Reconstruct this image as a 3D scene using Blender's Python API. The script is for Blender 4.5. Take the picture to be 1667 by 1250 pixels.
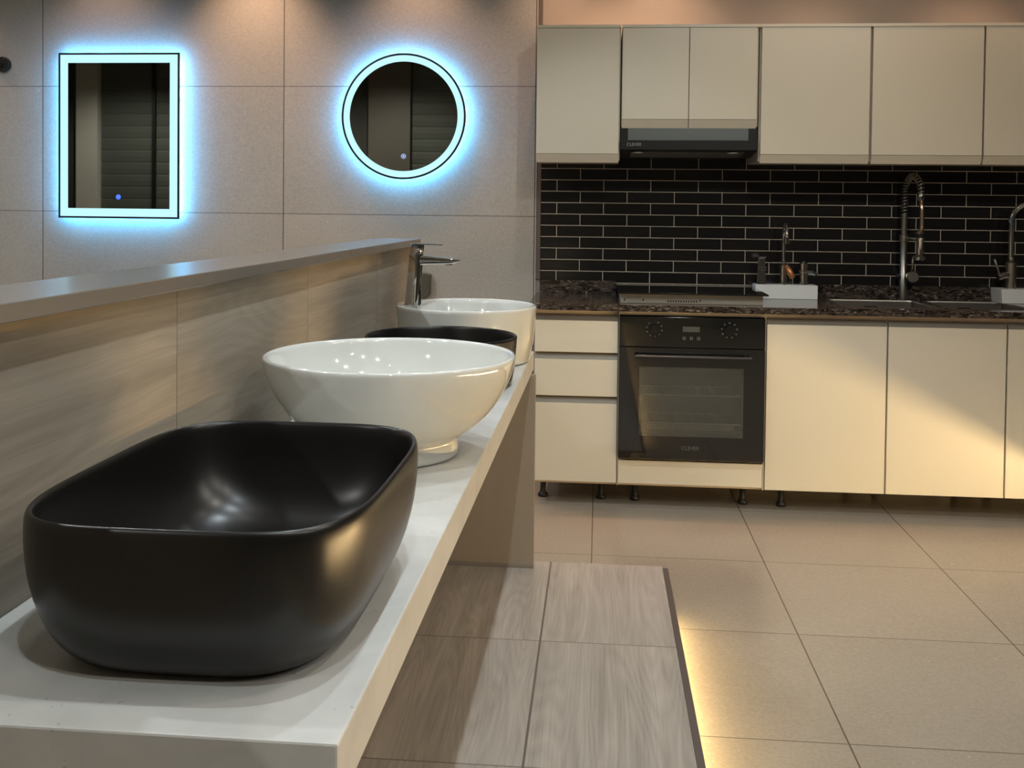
import bpy, bmesh, math, random
from mathutils import Vector, Matrix
random.seed(7)
S = bpy.context.scene
for o in list(bpy.data.objects): bpy.data.objects.remove(o)
C = S.collection

# ------------------------------------------------------------------ camera
IMG_W, IMG_H = 1667.0, 1250.0
F_PX, PY = 1629.38, 380.38
cam_d = bpy.data.cameras.new('camera'); cam = bpy.data.objects.new('camera', cam_d); C.objects.link(cam)
cam_d.sensor_width = 36.0; cam_d.sensor_fit = 'HORIZONTAL'
cam_d.lens = F_PX / IMG_W * 36.0
cam_d.shift_y = -(IMG_H/2 - PY) / IMG_W
cam_d.clip_start = 0.02
rx = Vector((0.99612795, 0.08723179, 0.01094134))
ux = Vector((-0.01299202, 0.02297541, 0.99965161))
fx = Vector((-0.08695001, 0.99592306, -0.02401976))
m = Matrix((rx, ux, -fx)).transposed().to_4x4(); m.translation = (0, 0, 1.22026)
cam.matrix_world = m
S.camera = cam

# ------------------------------------------------------------------ view + world
S.view_settings.view_transform = 'Standard'
S.view_settings.look = 'None'
S.view_settings.gamma = 1.0
S.view_settings.use_curve_mapping = False
S.view_settings.exposure = 0.30
w = bpy.data.worlds.new('world'); S.world = w; w.use_nodes = True
w.node_tree.nodes['Background'].inputs[0].default_value = (0.9, 0.95, 1.0, 1)
w.node_tree.nodes['Background'].inputs[1].default_value = 0.0

# ------------------------------------------------------------------ lights (the showroom's ceiling lamps and added fill lamps)
def spot(name, loc, power, col, angle, blend, radius, target=None):
    d = bpy.data.lights.new(name, 'SPOT'); d.energy = power; d.color = col
    d.spot_size = math.radians(angle); d.spot_blend = blend; d.shadow_soft_size = radius
    o = bpy.data.objects.new(name, d); C.objects.link(o); o.location = loc
    if target:
        o.rotation_euler = (Vector(target)-Vector(loc)).to_track_quat('-Z', 'Y').to_euler()
    return o
def area(name, loc, sx, sy, power, col, target=None):
    d = bpy.data.lights.new(name, 'AREA'); d.shape = 'RECTANGLE'; d.size = sx; d.size_y = sy
    d.energy = power; d.color = col
    o = bpy.data.objects.new(name, d); C.objects.link(o); o.location = loc
    if target: o.rotation_euler = (Vector(target)-Vector(loc)).to_track_quat('-Z', 'Y').to_euler()
    return o
CEIL = 3.05; LZ = 2.64
COOL = (0.84, 0.94, 1.0); NEUT = (1.0, 0.93, 0.82); WARM = (1.0, 0.60, 0.38)
for y, p in ((0.15, 24), (1.05, 28), (1.95, 28), (2.85, 30), (3.55, 12)):
    spot('ceiling_spot', (-0.01, y, LZ), p, COOL, 100, .5, .018)
for x, y, p in ((1.15, 3.0, 15), (2.4, 3.0, 15)):
    spot('ceiling_spot', (x, y, LZ), p, NEUT, 74, .8, .03)  # unseen pair, added to give the kitchen more light
for x, y in ((-.45, .7), (-.42, 1.5), (-.45, 3.2), (.35, 3.4), (.7, 2.2)):
    spot('small_ceiling_spot', (x, y, LZ), 3.5, NEUT, 120, .5, .02)
for x, p in ((-3.3, 26), (-2.35, 16), (-1.62, 54), (-0.85, 31), (-0.2, 21), (.25, 28)):
    spot('wall_spot', (x, 4.37, LZ), p, WARM, 88, .9, .02)
for x, p in ((0.93, 22), (1.62, 25), (2.5, 14)):
    spot('wall_spot', (x, 4.24, LZ), p, WARM, 88, .9, .03)
for x in (.75, 1.7, 2.7):
    for y in (-.3, 1.1):
        spot('wide_fill_light', (x, y, LZ), 21, (1.0, 0.94, 0.84), 165, .6, .03)  # added fill lamps on the right, spread wide
for x, tx_ in ((.55, .35), (1.5, 1.4)):
    spot('cabinet_fill_spot', (x, 1.9, LZ), 34, (1.0, 0.97, 0.88), 62, 1.0, .03, (tx_, 4.3, 1.55))  # added spots aimed at the wall cabinets to brighten them
for x in (-1.7, -3.1):
    for y in (1.3, 3.0):
        spot('wide_fill_light', (x, y, LZ), 36, (0.95, 0.98, 1.0), 160, .6, .03)  # added fill lamps lifting the mirror wall
for x in (-5.4, -3.9, -2.3):
    spot('wide_fill_light', (x, -1.2, LZ+.2), 60, (1.0, 0.98, 0.93), 160, .6, .03)  # added behind the viewer to brighten what the mirrors reflect

# ------------------------------------------------------------------ materials
def srgb(r, g, b):
    f = lambda c: (c/255/12.92 if c/255 <= .04045 else ((c/255+.055)/1.055)**2.4)
    return (f(r), f(g), f(b), 1)
def mat(name, col=(.5,.5,.5,1), rough=.5, metal=0.0, spec=.5, coat=0.0, trans=0.0, emis=None, est=0.0, nscale=0, namt=0.0, bump=0.0):
    m = bpy.data.materials.new(name); m.use_nodes = True
    nt = m.node_tree; b = nt.nodes['Principled BSDF']
    b.inputs['Base Color'].default_value = col
    b.inputs['Roughness'].default_value = rough
    b.inputs['Metallic'].default_value = metal
    b.inputs['Specular IOR Level'].default_value = spec
    b.inputs['Coat Weight'].default_value = coat
    b.inputs['Coat Roughness'].default_value = .06
    b.inputs['Transmission Weight'].default_value = trans
    if emis:
        b.inputs['Emission Color'].default_value = emis; b.inputs['Emission Strength'].default_value = est
    if nscale:
        tc = nt.nodes.new('ShaderNodeTexCoord'); n = nt.nodes.new('ShaderNodeTexNoise')
        n.inputs['Scale'].default_value = nscale; n.inputs['Detail'].default_value = 5
        nt.links.new(tc.outputs['Object'], n.inputs['Vector'])
        mx = nt.nodes.new('ShaderNodeMix'); mx.data_type = 'RGBA'
        mx.inputs[6].default_value = tuple(c*(1-namt) for c in col[:3])+(1,)
        mx.inputs[7].default_value = tuple(min(1, c*(1+namt)) for c in col[:3])+(1,)
        nt.links.new(n.outputs['Fac'], mx.inputs[0]); nt.links.new(mx.outputs[2], b.inputs['Base Color'])
        if bump:
            bp = nt.nodes.new('ShaderNodeBump'); bp.inputs['Strength'].default_value = bump; bp.inputs['Distance'].default_value = .002
            nt.links.new(n.outputs['Fac'], bp.inputs['Height']); nt.links.new(bp.outputs[0], b.inputs['Normal'])
    return m

class NT:
    def __init__(s, name):
        s.m = bpy.data.materials.new(name); s.m.use_nodes = True; s.t = s.m.node_tree
        s.b = s.t.nodes['Principled BSDF']
        s.tc = s.t.nodes.new('ShaderNodeTexCoord')
        s.sep = s.t.nodes.new('ShaderNodeSeparateXYZ'); s.t.links.new(s.tc.outputs['Object'], s.sep.inputs[0])
    def inp(s, sock, v):
        if hasattr(v, 'links') or isinstance(v, bpy.types.NodeSocket): s.t.links.new(v, sock)
        else: sock.default_value = v
    def math(s, op, a, b=0.0, c=0.0):
        n = s.t.nodes.new('ShaderNodeMath'); n.operation = op
        s.inp(n.inputs[0], a); s.inp(n.inputs[1], b); s.inp(n.inputs[2], c)
        return n.outputs[0]
    def mix(s, f, a, b):
        n = s.t.nodes.new('ShaderNodeMix'); n.data_type = 'RGBA'
        s.inp(n.inputs[0], f); s.inp(n.inputs[6], a); s.inp(n.inputs[7], b); return n.outputs[2]
    def comb(s, x, y, z):
        n = s.t.nodes.new('ShaderNodeCombineXYZ'); s.inp(n.inputs[0], x); s.inp(n.inputs[1], y); s.inp(n.inputs[2], z); return n.outputs[0]
    def noise(s, vec, scale, detail=4, rough=.5, dist=0.0):
        n = s.t.nodes.new('ShaderNodeTexNoise'); s.inp(n.inputs['Vector'], vec)
        n.inputs['Scale'].default_value = scale; n.inputs['Detail'].default_value = detail
        n.inputs['Roughness'].default_value = rough; n.inputs['Distortion'].default_value = dist
        return n.outputs['Fac']
    def line(s, coord, off, step, half):
        # 1 on a joint line, 0 elsewhere
        a = s.math('SUBTRACT', coord, off); a = s.math('DIVIDE', a, step); a = s.math('ADD', a, .5)
        a = s.math('FRACT', a); a = s.math('SUBTRACT', a, .5); a = s.math('ABSOLUTE', a)
        return s.math('LESS_THAN', a, half/step)
    def cell(s, coord, off, step):
        a = s.math('SUBTRACT', coord, off); a = s.math('DIVIDE', a, step); return s.math('FLOOR', a)
    def ramp(s, f, lo, hi):
        n = s.t.nodes.new('ShaderNodeMapRange'); s.inp(n.inputs[0], f); n.inputs[1].default_value = lo; n.inputs[2].default_value = hi
        return n.outputs[0]
    def bump(s, h, strength, dist):
        n = s.t.nodes.new('ShaderNodeBump'); n.inputs['Strength'].default_value = strength; n.inputs['Distance'].default_value = dist
        s.inp(n.inputs['Height'], h); s.t.links.new(n.outputs[0], s.b.inputs['Normal'])

def stone_tiles(name, ax1, off1, st1, h1, ax2, off2, st2, h2, c1, c2, grout, rough, rough2):
    n = NT(name); o = n.sep.outputs
    l = n.math('MAXIMUM', n.line(o[ax1], off1, st1, h1), n.line(o[ax2], off2, st2, h2))
    cid = n.math('ADD', n.math('MULTIPLY', n.cell(o[ax1], off1, st1), 7.31), n.math('MULTIPLY', n.cell(o[ax2], off2, st2), 3.17))
    v = n.t.nodes.new('ShaderNodeVectorMath'); v.operation = 'ADD'
    n.inp(v.inputs[0], n.tc.outputs['Object']); n.inp(v.inputs[1], n.comb(cid, cid, cid))
    big = n.noise(v.outputs[0], 2.0, 3, .5)
    fine = n.noise(v.outputs[0], 110, 2, .5)
    f = n.math('ADD', n.math('MULTIPLY', n.ramp(big, .05, .95), .7), n.math('MULTIPLY', n.ramp(fine, .3, .7), .55))
    col = n.mix(f, c1, c2)
    # rare pale flecks and hairline veins
    fl = n.math('GREATER_THAN', n.noise(v.outputs[0], 62, 2, .5), .735)
    col = n.mix(n.math('MULTIPLY', fl, .35), col, tuple(min(1, x*1.5) for x in c2[:3])+(1,))
    col = n.mix(l, col, grout)
    n.inp(n.b.inputs['Base Color'], col)
    n.b.inputs['Roughness'].default_value = rough + rough2*.5
    n.bump(n.math('SUBTRACT', 1.0, l), .35, .002)
    return n.m

def wood_tiles(name, ax_long, ax_across, off1, st1, h1, off2, st2, h2, cs, grout, rough, warp=.03):
    """off1.. joints across the grain axis coordinate ax_long ; off2.. joints of ax_across"""
    n = NT(name); o = n.sep.outputs
    l = n.math('MAXIMUM', n.line(o[ax_long], off1, st1, h1), n.line(o[ax_across], off2, st2, h2))
    cid = n.math('ADD', n.math('MULTIPLY', n.cell(o[ax_long], off1, st1), 5.37), n.math('MULTIPLY', n.cell(o[ax_across], off2, st2), 9.13))
    U = n.math('ADD', n.math('MULTIPLY', o[ax_long], 1.0), cid)
    V = o[ax_across]
    # warp that swirls the grain
    base = n.comb(n.math('MULTIPLY', U, 1.6), n.math('MULTIPLY', V, 5.0), cid)
    wv = n.noise(base, 1.0, 2, .5, .3)
    Vw = n.math('ADD', V, n.math('MULTIPLY', wv, warp))
    rings = n.math('FRACT', n.math('MULTIPLY', n.math('ADD', Vw, 0.0), 26.0))
    rings = n.math('ABSOLUTE', n.math('SUBTRACT', rings, .5))
    fine = n.noise(n.comb(n.math('MULTIPLY', U, 4), n.math('MULTIPLY', Vw, 190), cid), 1.0, 4, .65)
    mid = n.noise(n.comb(n.math('MULTIPLY', U, 1.2), n.math('MULTIPLY', Vw, 24), cid), 1.0, 4, .55)
    # cathedral figure: contour lines of a stretched height field
    hf = n.noise(n.comb(n.math('MULTIPLY', U, 1.0), n.math('MULTIPLY', V, 8.5), n.math('ADD', cid, 3.3)), 1.0, 1, .4, .25)
    ct = n.math('ABSOLUTE', n.math('SUBTRACT', n.math('FRACT', n.math('MULTIPLY', hf, 20.0)), .5))
    f = n.math('ADD', n.math('MULTIPLY', n.ramp(fine, .3, .7), .40), n.math('MULTIPLY', n.ramp(mid, .3, .7), .50))
    f = n.math('ADD', f, n.math('MULTIPLY', ct, .42))
    col = n.mix(f, cs[0], cs[1])
    big = n.noise(n.comb(U, V, cid), 3.0, 2)
    col = n.mix(n.math('MULTIPLY', n.ramp(big, .45, .7), .3), col, cs[2])
    col = n.mix(l, col, grout)
    n.inp(n.b.inputs['Base Color'], col); n.b.inputs['Roughness'].default_value = rough
    n.bump(n.math('SUBTRACT', n.math('MULTIPLY', fine, .3), l), .3, .0015)
    return n.m

M = {}
M['wall_tile'] = stone_tiles('beige_stone_wall_tile', 0, -2.6805, 1.19, .0022, 2, 1.1895, .6, .0014,
                             srgb(146,145,138), srgb(170,168,160), srgb(80,74,70), .42, .12)
M['floor_tile'] = stone_tiles('beige_stone_floor_tile', 0, -.0125, .6, .0022, 1, 3.533, .6, .0016,
                             srgb(144,134,119), srgb(162,152,137), srgb(100,90,78), .18, .14)
M['wood_floor'] = wood_tiles('grey_oak_floor_tile', 1, 0, 2.69, .62, .0016, -.146, .62, .0028,
                             (srgb(138,130,120), srgb(190,181,170), srgb(154,148,136)), srgb(106,98,92), .42)
M['wood_wall'] = wood_tiles('oak_effect_wall_tile', 1, 2, 1.565, .73, .0010, -.2, 3.0, .0010,
                             (srgb(122,112,98), srgb(156,145,129), srgb(138,126,106)), srgb(66,58,50), .5, .06)
M['paint'] = mat('taupe_painted_wall', srgb(162,154,146), .7, nscale=60, namt=.03)
M['ceiling'] = mat('ceiling_plaster', srgb(200,196,188), .8, nscale=30, namt=.03)
M['dark_wall'] = mat('dark_room_wall', srgb(66,64,60), .7, nscale=8, namt=.1)
M['cream'] = mat('cream_cabinet_laminate', srgb(212,206,188), .38, nscale=240, namt=.02)
M['carcass'] = mat('cream_carcass_board', srgb(206,192,170), .5, nscale=120, namt=.03)
M['grip_lifted'] = mat('lightened_grip_profile', srgb(196,188,170), .45, nscale=90, namt=.03)  # paler copy of the grip, making up for dim light under wall cabinets
M['grip'] = mat('darkened_greige_grip_profile', srgb(118,111,99), .45, nscale=90, namt=.04)  # darker copy, shade of the grip recess put into the colour
M['side'] = mat('greige_side_board', srgb(186,176,160), .5, nscale=90, namt=.04)
M['white_ceramic'] = mat('gloss_white_ceramic', srgb(210,212,207), .07, spec=.55, coat=.6, nscale=5, namt=.01)
M['black_ceramic'] = mat('satin_black_ceramic', srgb(19,18,17), .31, spec=.5, nscale=300, namt=.12)
M['black_ceramic'].node_tree.nodes['Principled BSDF'].inputs['Coat Roughness'].default_value = .3
M['chrome'] = mat('polished_chrome', srgb(215,215,215), .06, metal=1.0, nscale=3, namt=.02)
M['steel'] = mat('brushed_steel', srgb(176,172,164), .28, metal=1.0, nscale=150, namt=.08)
M['black_gloss'] = mat('black_glass', srgb(24,24,24), .05, spec=.7, coat=.3, nscale=3, namt=.02)
M['black_satin'] = mat('black_enamel', srgb(24,24,24), .3, nscale=80, namt=.1)
M['black_plastic'] = mat('black_plastic', srgb(22,21,21), .4, nscale=80, namt=.1)
M['grey_glass'] = mat('grey_satin_steel_strip', srgb(104,110,108), .35, metal=.3, nscale=40, namt=.04)
M['print'] = mat('pale_grey_print', srgb(150,150,146), .5, nscale=20, namt=.02)
M['print_dim'] = mat('dim_grey_print', srgb(92,92,88), .5, nscale=20, namt=.02)
M['ledge'] = mat('grey_ledge_stone', srgb(106,100,93), .24, spec=.9, nscale=9, namt=.02)
M['trim'] = mat('grey_metal_trim', srgb(112,102,96), .35, metal=.3, nscale=90, namt=.05)
M['stand'] = mat('grey_display_plinth', srgb(222,224,222), .4, nscale=60, namt=.03)
M['copper'] = mat('copper_lever', srgb(214,140,90), .3, metal=.6, nscale=20, namt=.03)
M['panel'] = mat('taupe_end_panel', srgb(150,140,126), .5, nscale=30, namt=.06)
M['fascia'] = None
M['slat'] = mat('dark_roller_shutter', srgb(82,86,78), .6, metal=.0, nscale=20, namt=.08)
M['col'] = mat('pale_column_paint', srgb(190,187,176), .6, nscale=20, namt=.03)
M['pillar'] = mat('grey_pillar_paint', srgb(98,93,84), .6, nscale=20, namt=.03)
M['box_grey'] = mat('grey_box_plastic', srgb(72,72,62), .5, nscale=20, namt=.05)
M['rack'] = mat('lightened_rack_wire', srgb(245,244,236), .3, metal=.0, nscale=30, namt=.03)  # near-white colour stands in for light catching the wires
M['cavity'] = mat('oven_enamel', srgb(150,152,146), .35, nscale=120, namt=.12)
M['mirror'] = mat('dark_mirror', srgb(186,186,178), .015, metal=1.0, nscale=2, namt=.01)
M['led_cool'] = mat('frosted_led_band', srgb(60,90,100), .5, emis=(.50, .88, 1.0, 1), est=.88, nscale=4, namt=.02)
M['led_back'] = mat('cool_led_strip', srgb(190,240,250), .5, emis=(.12, .50, 1.0, 1), est=115.0, nscale=4, namt=.02)
M['led_blue'] = mat('blue_touch_light', srgb(60,90,240), .4, emis=(.03, .10, 1.0, 1), est=1.6, nscale=4, namt=.02)
M['led_pale'] = mat('pale_touch_light', srgb(140,170,230), .4, emis=(.35, .5, .9, 1), est=.5, nscale=4, namt=.02)
M['led_warm_b'] = mat('bright_warm_led_strip', srgb(255,220,150), .5, emis=(1.0, .70, .34, 1), est=640.0, nscale=4, namt=.02)
M['led_warm'] = mat('warm_led_strip', srgb(255,220,150), .5, emis=(1.0, .74, .34, 1), est=75.0, nscale=4, namt=.02)

def quartz(name, c1, c2, c3, rough):
    n = NT(name); v = n.tc.outputs['Object']
    f = n.ramp(n.noise(v, 8, 6, .6, .5), .3, .7)
    col = n.mix(f, c1, c2)
    sp = n.math('GREATER_THAN', n.noise(v, 85, 3, .55), .68)
    sp2 = n.math('MULTIPLY', sp, n.math('GREATER_THAN', n.noise(v, 11, 2), .52))
    col = n.mix(n.math('MULTIPLY', sp2, .45), col, c3)
    n.inp(n.b.inputs['Base Color'], col); n.b.inputs['Roughness'].default_value = rough
    return n.m
M['quartz'] = quartz('white_concrete_counter', srgb(184,184,180), srgb(202,202,198), srgb(140,138,132), .38)

def granite():
    n = NT('dark_brown_granite'); o = n.sep.outputs
    v = n.comb(n.math('MULTIPLY', o[0], .5), n.math('MULTIPLY', o[1], .9), n.math('MULTIPLY', o[2], 1.3))
    a = n.noise(v, 30, 6, .7, 1.6); b2 = n.noise(v, 110, 4, .65, .8); c = n.noise(v, 14, 3, .6, 1.2)
    col = n.mix(n.ramp(a, .40, .66), srgb(17,15,14), srgb(84,73,65))
    col = n.mix(n.math('MULTIPLY', n.math('MULTIPLY', n.ramp(b2, .54, .70), n.ramp(c, .36, .54)), .9), col, srgb(176,162,148))
    col = n.mix(n.math('MULTIPLY', n.ramp(n.noise(v, 60, 3), .58, .66), .7), col, srgb(10,9,9))
    n.inp(n.b.inputs['Base Color'], col); n.b.inputs['Roughness'].default_value = .13
    return n.m
M['granite'] = granite()

def subway():
    n = NT('black_subway_tile'); o = n.sep.outputs
    BW, RH = .2145, .0524
    br = n.t.nodes.new('ShaderNodeTexBrick')
    br.offset = .5; br.offset_frequency = 2; br.squash = 1.0
    br.inputs['Scale'].default_value = 1.0
    br.inputs['Mortar Size'].default_value = .0017; br.inputs['Mortar Smooth'].default_value = .0
    br.inputs['Brick Width'].default_value = BW; br.inputs['Row Height'].default_value = RH
    br.inputs['Color1'].default_value = srgb(24,23,22); br.inputs['Color2'].default_value = srgb(31,29,28)
    br.inputs['Mortar'].default_value = srgb(176,166,150)
    vx = n.math('ADD', o[0], -.768 + .5*BW + BW*40)
    vz = n.math('ADD', o[2], -1.360 + RH*40)
    n.inp(br.inputs['Vector'], n.comb(vx, vz, 0.0))
    n.inp(n.b.inputs['Base Color'], br.outputs['Color'])
    n.inp(n.b.inputs['Roughness'], n.math('ADD', .16, n.math('MULTIPLY', br.outputs['Fac'], .6)))
    n.bump(n.math('MULTIPLY', br.outputs['Fac'], -1.0), .6, .003)
    return n.m
M['subway'] = subway()

# tinted window glass
gm = bpy.data.materials.new('tinted_oven_glass'); gm.use_nodes = True
nt = gm.node_tree; nt.nodes.remove(nt.nodes['Principled BSDF'])
tr = nt.nodes.new('ShaderNodeBsdfTransparent'); tr.inputs[0].default_value = (.90, .92, .90, 1)
gl = nt.nodes.new('ShaderNodeBsdfGlossy'); gl.inputs['Roughness'].default_value = .04; gl.inputs[0].default_value = (.9, .9, .88, 1)
fr = nt.nodes.new('ShaderNodeFresnel'); fr.inputs[0].default_value = 1.95
mxs = nt.nodes.new('ShaderNodeMixShader')
nt.links.new(fr.outputs[0], mxs.inputs[0]); nt.links.new(tr.outputs[0], mxs.inputs[1]); nt.links.new(gl.outputs[0], mxs.inputs[2])
df = nt.nodes.new('ShaderNodeBsdfDiffuse'); df.inputs[0].default_value = srgb(150,154,150)
mx2 = nt.nodes.new('ShaderNodeMixShader'); mx2.inputs[0].default_value = .07  # diffuse haze mixed in to brighten the dark cavity behind
nt.links.new(mxs.outputs[0], mx2.inputs[1]); nt.links.new(df.outputs[0], mx2.inputs[2])
nt.links.new(mx2.outputs[0], nt.nodes['Material Output'].inputs[0])
M['oven_glass'] = gm

# ------------------------------------------------------------------ mesh helpers
def obj(name, bm, mt, parent=None, smooth=False, bevel=0.0, seg=2):
    bmesh.ops.recalc_face_normals(bm, faces=bm.faces)
    me = bpy.data.meshes.new(name); bm.to_mesh(me); bm.free()
    if smooth:
        for p in me.polygons: p.use_smooth = True
    me.materials.append(mt)
    o = bpy.data.objects.new(name, me); C.objects.link(o)
    if bevel:
        b = o.modifiers.new('bevel', 'BEVEL'); b.width = bevel; b.segments = seg; b.limit_method = 'ANGLE'
        b.angle_limit = math.radians(40)
    if parent: o.parent = parent
    return o
def smooth_by_angle(o, deg=35):
    me = o.data
    for p in me.polygons: p.use_smooth = True
    bm = bmesh.new(); bm.from_mesh(me)
    for e in bm.edges:
        if len(e.link_faces) == 2 and e.calc_face_angle(0) > math.radians(deg): e.smooth = False
    bm.to_mesh(me); bm.free()
    return o
def thing(name, label, cat, loc=(0, 0, 0), group=None):
    o = bpy.data.objects.new(name, None); C.objects.link(o); o.location = loc
    o.empty_display_size = .05
    o['label'] = label; o['category'] = cat
    if group: o['group'] = group
    bpy.context.view_layer.update()
    return o
def tag(o, label, cat, group=None):
    o['label'] = label; o['category'] = cat
    if group: o['group'] = group
    return o
def struct(name, bm, mt, label=None):
    o = obj(name, bm, mt); o['kind'] = 'structure'
    if label: o['label'] = label
    return o
def box(bm, x0, y0, z0, x1, y1, z1):
    vs = [bm.verts.new(p) for p in ((x0,y0,z0),(x1,y0,z0),(x1,y1,z0),(x0,y1,z0),(x0,y0,z1),(x1,y0,z1),(x1,y1,z1),(x0,y1,z1))]
    for f in ((0,3,2,1),(4,5,6,7),(0,1,5,4),(1,2,6,5),(2,3,7,6),(3,0,4,7)): bm.faces.new([vs[i] for i in f])
    return bm
def bx(*a): return box(bmesh.new(), *a)
def prism(bm, poly, axis, a, b):
    """poly: list of 2D points, extruded along axis from a to b. axis 0: (y,z) 1: (x,z) 2: (x,y)"""
    def P(p, t):
        return {0: (t, p[0], p[1]), 1: (p[0], t, p[1]), 2: (p[0], p[1], t)}[axis]
    v0 = [bm.verts.new(P(p, a)) for p in poly]; v1 = [bm.verts.new(P(p, b)) for p in poly]
    n = len(poly)
    bm.faces.new(v0); bm.faces.new(list(reversed(v1)))
    for i in range(n): bm.faces.new([v0[i], v1[i], v1[(i+1) % n], v0[(i+1) % n]])
    return bm
def loft(bm, rings, cap0=True, cap1=True, closed=True):
    V = [[bm.verts.new(p) for p in r] for r in rings]
    n = len(V[0])
    for a, b in zip(V, V[1:]):
        for i in range(n if closed else n-1):
            bm.faces.new([a[i], a[(i+1) % n], b[(i+1) % n], b[i]])
    if cap0: bm.faces.new(list(reversed(V[0])))
    if cap1: bm.faces.new(V[-1])
    return bm
def frames(pts):
    P = [Vector(p) for p in pts]; T = []
    for i in range(len(P)):
        T.append((P[min(i+1, len(P)-1)]-P[max(i-1, 0)]).normalized())
    up = Vector((0, 1, 0)) if abs(T[0].y) < .9 else Vector((1, 0, 0))
    n = (up - T[0]*up.dot(T[0])).normalized(); N = [n]
    for i in range(1, len(P)):
        n = (N[-1]-T[i]*N[-1].dot(T[i])).normalized(); N.append(n)
    return P, T, N
def tube(bm, pts, r, seg=16, flat=1.0, cap=True):
    P, T, N = frames(pts); rings = []
    for i, (p, t, n) in enumerate(zip(P, T, N)):
        b = t.cross(n); rr = r[i] if isinstance(r, (list, tuple)) else r
        rings.append([p + n*math.cos(a)*rr + b*math.sin(a)*rr*flat for a in [2*math.pi*k/seg for k in range(seg)]])
    return loft(bm, rings, cap, cap)
def lathe(bm, prof, cx=0, cy=0, seg=48, cap0=True, cap1=True):
    rings = [[Vector((cx+r*math.cos(a), cy+r*math.sin(a), z)) for a in [2*math.pi*k/seg for k in range(seg)]] for r, z in prof]
    return loft(bm, rings, cap0, cap1)
def lathe_y(bm, prof, cx, cz, seg=32):
    rings = [[Vector((cx+r*math.cos(a), y, cz+r*math.sin(a))) for a in [2*math.pi*k/seg for k in range(seg)]] for r, y in prof]
    return loft(bm, rings)
def sring(cx, cy, z, a, b, n, seg=128):
    out = []
    for k in range(seg):
        t = 2*math.pi*k/seg; c, s = math.cos(t), math.sin(t)
        out.append(Vector((cx+a*math.copysign(abs(c)**(2/n), c), cy+b*math.copysign(abs(s)**(2/n), s), z)))
    return out
def text(name, s, size, loc, mt, parent, depth=.0004, xs=1.0):
    cu = bpy.data.curves.new(name, 'FONT'); cu.body = s; cu.size = size; cu.extrude = depth
    cu.align_x = 'CENTER'; cu.align_y = 'CENTER'; cu.space_character = 1.0
    tmp = bpy.data.objects.new(name, cu); C.objects.link(tmp)
    bpy.context.view_layer.update()
    dg = bpy.context.evaluated_depsgraph_get()
    me = bpy.data.meshes.new_from_object(tmp.evaluated_get(dg))
    bpy.data.objects.remove(tmp)
    me.transform(Matrix.Diagonal((xs, 1, 1, 1)))
    me.transform(Matrix.Rotation(math.pi/2, 4, 'X')); me.transform(Matrix.Translation(loc))
    me.materials.clear(); me.materials.append(mt)
    o = bpy.data.objects.new(name, me); C.objects.link(o)
    if parent: o.parent = parent
    return o
def keep(o, root):
    """parent while keeping world-space vertex positions (root may be moved off the origin)"""
    o.parent = root; o.matrix_parent_inverse = Matrix.Translation(root.location).inverted()
    return o
def part(name, bm, mt, root, **k):
    o = obj(name, bm, mt, None, **k); return keep(o, root)

# ------------------------------------------------------------------ the setting
WY = 4.6227
XL, XR, YB = -7.0, 4.2, -2.4
struct('floor', bx(XL-.1, YB-.1, -.12, XR+.1, WY+.15, 0), M['floor_tile'])
struct('ceiling', bx(XL-.1, YB-.1, CEIL, XR+.1, WY+.15, CEIL+.1), M['ceiling'])
struct('wall_back', bx(XL, WY, 0, -.292, WY+.12, CEIL), M['wall_tile'], 'beige stone tiled wall carrying the two lit mirrors')
struct('wall_kitchen', bx(-.292, WY+.012, 0, XR, WY+.12, CEIL), M['paint'], 'taupe painted wall behind and above the kitchen cabinets')
struct('wall_right', bx(XR, YB, 0, XR+.1, WY+.12, CEIL), M['dark_wall'])
struct('wall_left', bx(XL-.1, YB, 0, XL, WY+.12, CEIL), M['dark_wall'])
struct('wall_front', bx(XL, YB-.1, 0, XR, YB, CEIL), M['dark_wall'])
struct('trim_1', bx(-.291, WY+.002, .9, -.272, WY+.014, CEIL-.005), M['trim'], 'grey upright edge trim where tiled wall meets kitchen wall')
bs = struct('wall_backsplash', bx(-.271, WY-.002, .84, XR-.02, WY+.0125, 1.50), M['subway'], 'black subway tile backsplash with pale grout')

# platform with wood-effect tiles and glowing edge
PH = .05; PB = 3.305
struct('floor_platform', prism(bmesh.new(), [(-.70, 0), (.17, 0), (.17, .034), (.220, .034), (.220, PH), (-.70, PH)], 1, YB+.02, PB), M['wood_floor'],
       'low platform of grey oak-effect tiles beneath the washbasin counter')
struct('trim_2', bx(.2205, YB+.02, .034, .238, PB-.018, PH+.001), M['trim'], 'grey metal edge trim of the wooden platform')
# second platform on the right, outside the frame, whose edge light falls on the base cabinets
XP = 2.15
struct('floor_step', prism(bmesh.new(), [(XR-.02, 0), (XP+.05, 0), (XP+.05, .034), (XP, .034), (XP, PH), (XR-.02, PH)], 1, YB+.02, 3.7), M['wood_floor'],
       'low platform of grey oak-effect tiles at the right of the room')
t = thing('led_strip_light', 'warm yellow LED strip glowing under the edge of the wooden platform', 'light', (.17, .5, .006))
part('diffuser', bx(.170, YB+.05, .008, .176, 2.98, .030), M['led_warm'], t)
t = thing('led_strip_light', 'warm LED strip under the platform edge right of the kitchen', 'light', (XP+.05, .5, .006))
part('diffuser', bx(XP+.044, 1.0, .008, XP+.05, 3.62, .0125), M['led_warm_b'], t)

# half wall, ledge
struct('wall_half', bx(-.80, YB+.02, 0, -.68, 3.60, 1.086), M['wood_wall'], 'half-height wall of oak-effect tiles behind the washbasins')
led = obj('ledge_slab', bx(-.812, YB+.02, 1.0875, -.655, 3.64, 1.110), M['ledge'], bevel=.0015)
tag(led, 'long grey stone ledge capping the oak-effect half wall', 'ledge')

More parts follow.
